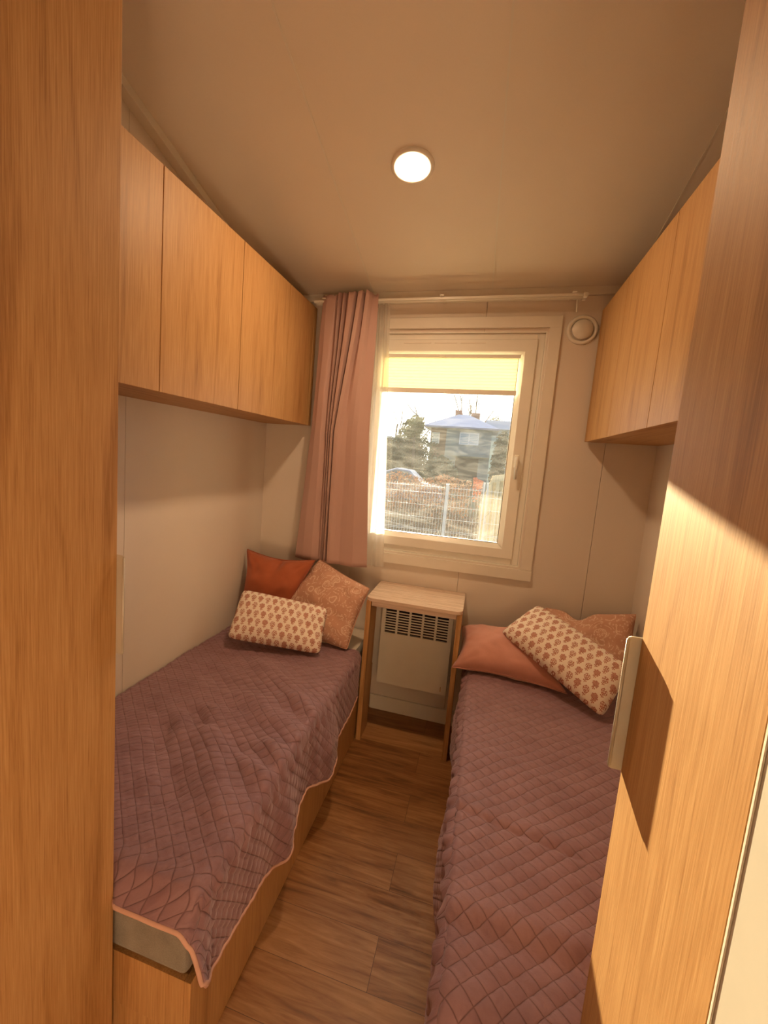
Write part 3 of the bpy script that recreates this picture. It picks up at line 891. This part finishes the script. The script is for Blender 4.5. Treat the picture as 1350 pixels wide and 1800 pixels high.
# ================================================================== CUSHIONS
def cushion(name, c4, th, mat, label, cat='cushion', group=None, seed=0, pinch=.035, welt=None, ears=.0, wr=.004, back=.5, dent=None, dip=None, uvrot=0):
    """c4 = corners TL, TR, BR, BL as seen from the front"""
    P = [Vector(p) for p in c4]
    nrm = ((P[1] - P[3]).cross(P[2] - P[0])).normalized()
    if nrm.y > 0: nrm = -nrm
    w = ((P[1] - P[0]).length + (P[2] - P[3]).length) / 2; h = ((P[3] - P[0]).length + (P[2] - P[1]).length) / 2
    cen = sum(P, Vector()) / 4
    def base(u, v):
        a = P[3].lerp(P[2], u); b = P[0].lerp(P[1], u)
        p = a.lerp(b, v)
        p = p.lerp(cen, (.055 if pinch < .005 else .012) * (abs(2 * u - 1) * abs(2 * v - 1)) ** 9)
        # edges curve inwards between the corners
        iu = pinch * math.sin(PI * v) * (abs(2 * u - 1) ** 3) * (1 if u < .5 else -1)
        iv = pinch * math.sin(PI * u) * (abs(2 * v - 1) ** 3) * (1 if v < .5 else -1)
        if dip: p = p - Vector((0, 0, dip[2] * math.exp(-((u - dip[0]) / dip[1]) ** 2) * v ** 3))
        return p + (P[2] - P[3]).normalized() * iu + (P[0] - P[3]).normalized() * iv
    def prof(u, v):
        a = max(0, 1 - abs(2 * u - 1) ** 2.7); b = max(0, 1 - abs(2 * v - 1) ** 2.7)
        return (a * b) ** .5
    def face(sgn):
        def f(u, v):
            p = base(u, v); k = prof(u, v)
            n1 = noise.noise((u * w * 9 + seed, v * h * 9, seed)) * wr * 1.6 + noise.noise((u * w * 24, v * h * 24 + seed, seed * 2)) * wr * .7
            # creases running in from the corners
            cr = 0
            for (cu, cv) in ((0, 0), (1, 0), (0, 1), (1, 1)):
                du, dv = (u - cu) * w, (v - cv) * h; d = math.hypot(du, dv)
                an = math.atan2(abs(dv), abs(du))
                cr += math.sin(an * 13 + seed) * wr * .9 * math.exp(-(d / .09) ** 2) * min(1, d / .02)
            hgt = th * (back if sgn < 0 else 1 - back) * k + (n1 + cr) * min(1, k * 1.5)
            if dent and sgn > 0:
                du, dv = (u - dent[0]) / dent[2], (v - dent[1]) / dent[3]
                hgt -= dent[4] * math.exp(-(du * du + dv * dv))
            return p + nrm * sgn * hgt
        return f
    N = 44
    bm = bmesh.new()
    cs, sn = math.cos(uvrot), math.sin(uvrot)
    def uvf(u, v):
        a, b = u * w, v * h
        return (a * cs - b * sn + seed, a * sn + b * cs + seed * .37)
    grid(bm, face(1), N, N, uvf); grid(bm, face(-1), N, N, uvf)
    bmesh.ops.remove_doubles(bm, verts=bm.verts, dist=.00005)
    o = obj(name, bm, mat, smooth=True)
    tag(o, label, cat, group)
    if welt:
        bm = bmesh.new()
        loop = [base(i / N, 0) for i in range(N)] + [base(1, i / N) for i in range(N)] + [base(1 - i / N, 1) for i in range(N)] + [base(0, 1 - i / N) for i in range(N + 1)]
        tube(bm, loop, .0028, 6, cap=False)
        obj('piping', bm, welt, o, smooth=True)
    return o
G = 'scatter cushions at the heads of the beds'
HB = ZT + .016
cushion('cushion', [(-1.302, -.225, .940), (-.866, -.215, .930), (-.96, -.300, .56), (-1.296, -.320, .56)], .13, RUST, 'plain rust red cushion in the corner of the left bed', group=G, seed=1.3, pinch=.030, welt=RUST, wr=.009, dent=(.55, .92, .06, .14, .03), back=.35)
cushion('cushion', [(-.872, -.120, .918), (-.524, -.268, .826), (-.590, -.405, HB + .004), (-1.09, -.350, HB + .03)], .13, PAISLEY, 'paisley patterned cushion between the rust cushion and the bedside table', group=G, seed=2.1, pinch=.010, wr=.0085, welt=PAISLEY, back=.4)
cushion('cushion', [(-1.170, -.500, .785), (-.716, -.392, .722), (-.692, -.552, HB + .014), (-1.164, -.664, HB + .055)], .115, BLOCK, 'oblong cream cushion with red block print flowers, lying on the left bed', group=G, seed=3.0, pinch=.002, wr=.0045, back=.42)
cushion('cushion', [(-.022, -.160, .668), (.320, -.120, .700), (.476, -.446, HB + .016), (-.046, -.398, HB + .016)], .145, SALMON, 'plain salmon pink cushion on the right bed beside the table', group=G, seed=4.2, pinch=.026, welt=SALMON, wr=.0065, back=.36)
cushion('cushion', [(.392, -.070, .812), (.785, -.158, .872), (.770, -.330, .55), (.330, -.270, .55)], .13, PAISLEY, 'paisley patterned cushion at the back corner of the right bed', group=G, seed=5.4, pinch=.018, wr=.009, welt=PAISLEY, dip=(.40, .12, .045), back=.35)
cushion('cushion', [(.336, -.190, .858), (.706, -.480, .712), (.578, -.628, HB + .020), (.163, -.300, .718)], .11, BLOCK, 'oblong cream cushion with red block print flowers, leaning on the salmon cushion', group=G, seed=6.1, pinch=.003, wr=.0045, back=.34)

# ================================================================== BEDSIDE TABLE
tb = thing('bedside_table', 'narrow light wood table standing over the white heater', 'table', (-.27, -.19, 0))
bm = bmesh.new()
x0, x1, y0, y1, r = -.516, -.022, -.373, -.003, .035
out = [(x0, y1)] + [(x0 + r - r * math.cos(a), y0 + r - r * math.sin(a)) for a in [i * PI / 16 for i in range(9)]] + [(x1 - r + r * math.sin(a), y0 + r - r * math.cos(a)) for a in [i * PI / 16 for i in range(9)]] + [(x1, y1)]
prism(bm, out, 'z', .790, .808)
obj('tabletop', bm, W_TABLE, tb, bevel=.0012)
obj('apron', B(-.488, -.050, -.352, -.334, .760, .790), W_TABLE, tb, bevel=.001)
for xa, xb in ((-.514, -.489), (-.049, -.024)):
    obj('leg', B(xa, xb, -.366, -.205, 0.0, .790), W_OAK_Z, tb, bevel=.001)

# ================================================================== HEATER
ht = thing('electric_heater', 'white wall heater with slotted grille under the table', 'heater', (-.27, -.06, .232))
hx0, hx1, hz0, hz1 = -.470, -.070, .232, .700
obj('back_box', B(hx0 + .012, hx1 - .012, -.092, -.022, hz0 + .010, hz1 - .012), HEAT, ht, bevel=.003)
fp = bmesh.new()
# front plate with real slots: five columns of nine
gx0, gx1, gz0, gz1 = hx0 + .022, hx1 - .022, hz1 - .158, hz1 - .018
xs = []; cw = (gx1 - gx0 + .010) / 5
for i in range(5): xs.append((gx0 + i * cw, gx0 + i * cw + cw - .012))
rows = 9; rh = (gz1 - gz0) / rows
Y0, Y1 = -.120, -.092
box(fp, hx0, hx1, Y0, Y1, hz0, gz0); box(fp, hx0, hx1, Y0, Y1, gz1, hz1)
box(fp, hx0, gx0, Y0, Y1, gz0, gz1); box(fp, xs[-1][1], hx1, Y0, Y1, gz0, gz1)
for i in range(4): box(fp, xs[i][1], xs[i + 1][0], Y0, Y1, gz0, gz1)
for (a, b) in xs:
    for k in range(rows):
        z = gz0 + k * rh
        if k > 0: box(fp, a, b, Y0, Y0 + .004, z - rh * .22, z + rh * .22)
bmesh.ops.remove_doubles(fp, verts=fp.verts, dist=.0001)
obj('front_plate', fp, HEAT, ht)
obj('grille_inside', B(gx0 - .002, gx1 + .002, -.104, -.0925, gz0 - .002, gz1 + .002), HSLOT, ht)
obj('wall_bracket', B(hx0 + .05, hx1 - .05, -.022, -.0, hz0 + .05, hz1 - .05), HEAT, ht)
obj('power_light', B(hx1 - .034, hx1 - .030, -.1212, -.1196, hz0 + .018, hz0 + .045), plain('amber_mark', (.55, .33, .14), .5), ht)

# ================================================================== OUTSIDE
GZ = -.75
rnd = random.Random(5)
GRASS = plain('winter_grass', (.16, .15, .085), .95, .1, .35, 2.0)
bm = B(-60, 60, .101, 120, GZ - .2, GZ)
o = obj('ground', bm, GRASS); o['kind'] = 'structure'; o['label'] = 'winter garden ground outside the window'; o['category'] = 'ground'
GALV = plain('galvanised_wire', (.80, .80, .78), .5, .5, .05)
FY = 7.5
fc = thing('mesh_fence', 'pale welded wire mesh fence with square posts outside the window', 'fence', (-.7, FY, GZ))
def sq_post(x, w, zt, name='fence_post'):
    obj(name, B((x - w / 2, x + w / 2, FY - w / 2, FY + w / 2, GZ, zt), (x - w / 2 - .004, x + w / 2 + .004, FY - w / 2 - .004, FY + w / 2 + .004, zt, zt + .012)), GALV, fc)
def mesh_panel(x0, x1, nm='mesh_panel'):
    bm = bmesh.new(); x = x0
    while x < x1:
        box(bm, x - .003, x + .003, FY - .003, FY + .003, GZ + .05, 1.045); x += .060
    for z in (1.005, .868, .600, .330, .075, .045, -.20, -.45):
        box(bm, x0, x1, FY - .009, FY - .003, z - .004, z + .004)
    obj(nm, bm, GALV, fc)
xs_ = [-5.70, -3.195, -.690, .055]
for x in xs_: sq_post(x, .060 if x < 0 else .035, 1.075 if x < 0 else 1.17)
sq_post(.125, .035, 1.17); sq_post(2.6, .06, 1.07)
for a, b in ((-5.66, -3.24), (-3.15, -.735), (-.645, .03), (.155, 2.56)): mesh_panel(a, b)

LEAFB = plain('dry_beech_leaves', (.42, .26, .15), .8, .2, .45, 9)
LEAFY = plain('golden_leaves', (.62, .36, .13), .8, .2, .4, 9)
BARK = plain('bare_bark', (.14, .105, .08), .9, .1, .2, 10)
def leaf_quad(bm, c, s, rn):
    n = Vector((rn.gauss(0, 1), rn.gauss(0, 1), rn.gauss(0, 1))).normalized()
    a = n.orthogonal().normalized() * s; b = n.cross(a)
    vs = [bm.verts.new(c + a), bm.verts.new(c + b * .6), bm.verts.new(c - a), bm.verts.new(c - b * .6)]
    bm.faces.new(vs)
def shrub(name, x0, x1, y0, y1, zt, leafm, label, cat, n, seed, s=.035, twigs=50, topwob=.15, group=None, low=.6):
    rn = random.Random(seed)
    r = thing(name, label, cat, ((x0 + x1) / 2, (y0 + y1) / 2, GZ), group)
    bm = bmesh.new()
    for i in range(twigs):
        x = rn.uniform(x0, x1); y = rn.uniform(y0, y1)
        p = [Vector((x, y, GZ))]
        zz = zt + rn.uniform(-.3, .12)
        for k in range(1, 4): p.append(Vector((x + rn.gauss(0, .05) * k, y + rn.gauss(0, .05) * k, GZ + (zz - GZ) * k / 3)))
        tube(bm, p, [.010, .007, .005, .002], 4)
    obj('twigs', bm, BARK, r)
    bm = bmesh.new()
    for i in range(n):
        x = rn.uniform(x0, x1)
        zz = zt + topwob * noise.noise((x * 1.7, seed, 0))
        z = GZ + .1 + (zz - GZ - .1) * rn.random() ** low
        leaf_quad(bm, Vector((x, rn.uniform(y0, y1), z)), s * rn.uniform(.6, 1.3), rn)
    obj('leaves', bm, leafm, r, recalc=False)
    return r
shrub('beech_hedge', -3.6, -.25, 9.0, 9.6, 1.16, LEAFB, 'brown-leaved hedge growing behind the mesh fence', 'hedge', 9000, 3, .030, 120)
shrub('orange_shrub', -.22, .02, 10.0, 10.3, 1.12, plain('orange_leaves', (.56, .24, .14), .8, .2, .3), 'small orange-red shrub above the fence', 'shrub', 420, 8, .028, 12, .15, None, .12)
# log pile and pale branches lying behind the mesh
LOG = plain('pale_weathered_wood', (.46, .38, .28), .9, .1, .25, 12)
for i, (pts, rr_, lab) in enumerate(((((-3.1, 7.95, .52), (-2.2, 7.9, .33), (-1.1, 7.85, .20)), .045, 'pale fallen branch lying highest behind the mesh fence'),
                       (((-3.2, 7.75, .12), (-2.3, 7.75, .14), (-1.3, 7.75, .02)), .05, 'thick pale branch lying low behind the mesh fence'),
                       (((-2.9, 8.0, -.02), (-2.0, 8.02, .22), (-.9, 8.05, .12)), .035, 'thin crooked branch crossing behind the mesh fence'))):
    bm = bmesh.new(); tube(bm, pts, [rr_, rr_ * .9, rr_ * .5], 8); o = obj('fallen_branch', bm, LOG, smooth=True); tag(o, lab, 'branch', 'branches piled behind the fence')
shrub('bramble_thicket', -3.4, .0, 8.15, 8.5, .42, plain('bramble_stems', (.20, .14, .10), .9, .1, .5), 'tangled grey-brown brambles low behind the mesh fence', 'bramble', 5000, 21, .028, 160, .25)

# plank fence running away on the right
PLANK = plain('pale_yellow_planks', (.66, .52, .27), .8, .2, .16, 8)
pf = thing('plank_fence', 'pale yellow wooden plank fence on the right behind the mesh', 'fence', (.3, 10, GZ))
bm = bmesh.new()
A_, B_ = Vector((.00, 8.6, 0)), Vector((1.05, 17.0, 0))
nP = 62
for i in range(nP):
    p = A_.lerp(B_, i / nP); q = A_.lerp(B_, (i + .9) / nP); tt = i / nP
    zt_ = .62 + .62 * min(1, tt / .22) + .02 * rnd.random() if tt < .22 else 1.26 + .02 * rnd.random()
    hexa(bm, [(p.x, p.y, GZ), (p.x + .025, p.y, GZ), (q.x + .025, q.y, GZ), (q.x, q.y, GZ), (p.x, p.y, zt_), (p.x + .025, p.y, zt_), (q.x + .025, q.y, zt_), (q.x, q.y, zt_)])
obj('planks', bm, PLANK, pf)
for tt in (.02, .25, .5, .75, .98):
    p = A_.lerp(B_, tt); obj('fence_post', B(p.x + .03, p.x + .11, p.y - .04, p.y + .04, GZ, .60 if tt < .1 else 1.1), PLANK, pf)

# house
HY = 40.0
RENDER = plain('grey_green_render', (.31, .38, .38), .9, .1, .12, 1.5)
ROOF = plain('slate_blue_roof', (.33, .36, .50), .55, .4, .08, 3)
BRICK = plain('red_brick', (.46, .20, .13), .9, .1, .2, 6)
BROWNW = plain('brown_house_wall', (.27, .20, .15), .9, .1, .1, 2)
WINW = plain('house_window_white', (.85, .9, .93), .5, .4, .02)
WGL = plain('house_window_glass', (.42, .55, .62), .12, .6, .1, 3)
DARKIN = plain('dark_garage_inside', (.07, .075, .07), .9, .1)
hs = thing('house', 'grey two-storey house with slate blue hipped roof and brick chimneys', 'house', (-2.2, HY + 3, GZ))
obj('wall', B((-3.44, .386, HY, HY + 6, GZ, 4.66), (-4.9, -3.44, HY + 1.2, HY + 6, GZ, 4.66)), RENDER, hs)
obj('side_wall', B(-4.92, -3.46, HY + 1.10, HY + 1.2, GZ, 4.66), BROWNW, hs)
bm = bmesh.new()
ev = [(-5.45, HY - .5, 4.70), (.92, HY - .5, 4.66), (.92, HY + 7, 4.66), (-5.45, HY + 7, 4.70)]
rl, rr2 = (-2.70, HY + 2.9, 6.05), (-1.75, HY + 2.9, 6.02)
vv = [bm.verts.new(p) for p in ev] + [bm.verts.new(rl), bm.verts.new(rr2)] + [bm.verts.new((p[0], p[1], p[2] - .14)) for p in ev]
for f in ((0, 1, 5, 4), (1, 2, 5), (2, 3, 4, 5), (3, 0, 4), (6, 9, 8, 7), (0, 6, 7, 1), (1, 7, 8, 2), (2, 8, 9, 3), (3, 9, 6, 0)): bm.faces.new([vv[i] for i in f])
obj('roof', bm, ROOF, hs)
obj('chimney', B(-3.10, -2.50, HY + 3.5, HY + 4.1, 5.6, 6.50), BRICK, hs)
obj('chimney', B(-1.64, -.84, HY + 3.5, HY + 4.1, 5.2, 6.30), BRICK, hs)
def house_window(x0, x1, z0, z1, y, mull):
    f = bmesh.new(); ring(f, x0, x1, z0, z1, .09, y - .06, y - .002)
    for k in range(1, mull): xm = x0 + (x1 - x0) * k / mull; box(f, xm - .06, xm + .06, y - .06, y - .002, z0 + .09, z1 - .09)
    w = obj('window', f, WINW, hs)
    g = bmesh.new(); box(g, x0 + .09, x1 - .09, y - .03, y - .001, z0 + .09, z1 - .09); obj('pane', g, WGL, w)
    g = bmesh.new(); k = z0 + .2
    while k < z1 - .12: box(g, x0 + .09, x1 - .09, y - .045, y - .031, k, k + .05); k += .14
    obj('shutter_slats', g, WINW, w)
house_window(-2.30, -.66, 3.18, 4.24, HY, 2)
house_window(-5.05 + .25, -4.35 + .25, 3.20, 4.20, HY + 1.10, 1)
obj('canopy', B(-2.62, .38, HY - .7, HY - .001, 2.18, 2.42), RENDER, hs)
obj('garage_opening', B(-2.45, -.50, HY - .012, HY - .001, GZ + .3, 2.04), DARKIN, hs)
h2 = thing('house', 'blue-grey roofed building to the right of the hipped house', 'house', (2.2, 50, GZ))
obj('wall', B(-.1, 5.0, 48, 54, GZ, 5.2), plain('blue_grey_wall', (.30, .38, .45), .9, .1, .1, 2), h2)
bm = bmesh.new(); hexa(bm, [(-.6, 47.4, 5.2), (5.5, 47.4, 5.2), (5.5, 54.6, 5.2), (-.6, 54.6, 5.2), (-.2, 50.8, 6.35), (5.1, 50.8, 6.35), (5.1, 51.2, 6.35), (-.2, 51.2, 6.35)])
obj('roof', bm, plain('dark_slate_roof', (.20, .25, .34), .6, .3, .08, 3), h2)
# shed on the left
SHED = plain('mauve_grey_shed', (.40, .34, .35), .8, .2, .1, 3)
sh = thing('shed', 'grey-mauve shed with ribbed walls at the left edge of the window view', 'shed', (-8, 31, GZ))
bm = bmesh.new()
for i in range(18): box(bm, -10.0 + i * .19, -10.0 + i * .19 + .15, 31.0 - .03, 31.03, GZ, 3.0)
box(bm, -10.0, -6.57, 31.03, 34, GZ, 3.0); obj('wall', bm, SHED, sh)
obj('roof', B(-10.1, -6.5, 30.8, 34.2, 3.0, 3.12), TRIM, sh)

# car roof beyond the hedge
CARM = plain('silver_car_paint', (.42, .43, .50), .25, .6, .03, metal=.4)
cr = thing('car', 'silver-grey car parked beyond the hedge, only its roof and windows showing', 'car', (-3.9, 20.6, GZ))
bm = bmesh.new()
side = [(-5.9, GZ + .35), (-5.9, GZ + 1.0), (-5.1, GZ + 1.12), (-4.62, GZ + 1.66), (-4.0, GZ + 1.87), (-3.35, GZ + 1.80), (-2.75, GZ + 1.25), (-1.95, GZ + 1.12), (-1.8, GZ + .35)]
prism(bm, side, 'y', 19.8, 21.4); obj('body', bm, CARM, cr, bevel=.06)
obj('side_window', (lambda b: (prism(b, [(-4.95, GZ + 1.15), (-4.52, GZ + 1.62), (-4.0, GZ + 1.78), (-3.42, GZ + 1.72), (-2.95, GZ + 1.22)], 'y', 19.785, 19.80), b)[1])(bmesh.new()), plain('car_glass', (.16, .20, .20), .1, .8), cr)
for x in (-5.1, -2.7):
    bm = bmesh.new(); r_ = lathe(bm, [(.32, -.11), (.32, .11), (.18, .11)], (x, 19.85, GZ + .32), 'y', 24); obj('wheel', bm, BLACK, cr, smooth=True)

# trees
EVER = plain('evergreen_foliage', (.17, .19, .115), .85, .15, .4, 3)
PALE = plain('pale_olive_foliage', (.36, .35, .17), .85, .15, .35, 3)
def bushy(name, cx, cy, rx, rz, zc, mat, label, n, seed, s=.13, group='trees beyond the fence', lobes=7):
    rn = random.Random(seed)
    r = thing(name, label, 'tree', (cx, cy, GZ), group)
    bm = bmesh.new(); tube(bm, [(cx, cy, GZ), (cx + .1, cy, (GZ + zc) / 2), (cx, cy, zc)], [.16, .11, .05], 8)
    obj('trunk', bm, BARK, r)
    L = [(cx + rn.uniform(-.5, .5) * rx, cy + rn.uniform(-.5, .5) * rx, zc + rn.uniform(-.55, .55) * rz, rn.uniform(.4, .62)) for _ in range(lobes)] + [(cx, cy, zc, .8)]
    bm = bmesh.new()
    for i in range(n):
        lx, ly, lz, k = L[rn.randrange(len(L))]
        d = Vector((rn.gauss(0, 1), rn.gauss(0, 1), rn.gauss(0, 1))).normalized() * (rn.random() ** .4)
        leaf_quad(bm, Vector((lx + d.x * rx * k, ly + d.y * rx * k, lz + d.z * rz * k)), s * rn.uniform(.5, 1.3), rn)
    obj('foliage', bm, mat, r, recalc=False)
bushy('evergreen_tree', -5.1, 36.0, 1.9, 3.1, 1.8, EVER, 'broad dark evergreen tree left of the grey house', 8500, 31)
bushy('evergreen_tree', -5.1, 31.9, .85, 1.0, 3.95, PALE, 'pale olive leafy crown rising above the dark evergreen', 1500, 35, .11)
bushy('evergreen_tree', -5.85, 28.6, .8, 1.5, 1.5, EVER, 'smaller dark evergreen tree beside the shed', 3500, 32)
bushy('evergreen_tree', -2.75, 29, 1.45, 1.5, .45, EVER, 'low rounded dark shrub tree in front of the house garage', 5500, 33)
bushy('evergreen_tree', 1.1, 36, .75, 2.6, 1.7, EVER, 'slim dark tree at the right corner of the house', 3200, 34)
def bare(x, y, h, seed, label, spread=.35, r0=.07):
    r0 *= 1.9
    rn = random.Random(seed); bm = bmesh.new()
    def br(p, d, L, r, lev):
        pts = [p]; q = p.copy(); dd = d.copy()
        for k in range(3):
            dd = (dd + Vector((rn.gauss(0, .16), rn.gauss(0, .16), rn.gauss(0, .10)))).normalized(); q = q + dd * L / 3; pts.append(q.copy())
        tube(bm, pts, [r, r * .9, r * .8, r * .65], 5 if lev < 2 else 3)
        if lev < 4:
            for k in range(3 if lev else 5):
                a = pts[rn.randrange(1, 4)]
                nd = (dd + Vector((rn.gauss(0, spread * 1.6), rn.gauss(0, spread * 1.6), rn.uniform(-.1, .5)))).normalized()
                br(a, nd, L * rn.uniform(.45, .7), r * .5, lev + 1)
    br(Vector((x, y, GZ)), Vector((0, 0, 1)), h, r0, 0)
    o = obj('bare_tree', bm, BARK); tag(o, label, 'tree', 'bare trees on the skyline')
bare(-9.2, 45, 5.9, 41, 'bare branching tree above the shed at the left of the view', .35, .06)
bare(-7.5, 50.5, 6.4, 42, 'bare tree between the shed and the olive crown', .3, .06)
bare(-3.4, 56, 7.2, 43, 'tall thin bare tree behind the first chimney', .25, .07)
bare(-1.6, 60, 8.0, 44, 'tall thin bare tree just right of the hipped roof ridge', .25, .07)
bare(.2, 58, 7.6, 45, 'bare tree behind the second chimney', .28, .07)
bushy('evergreen_tree', 1.05, 72, 1.8, 1.4, 7.5, PALE, 'pale leafy crown behind the right-hand roof', 900, 36, .12)
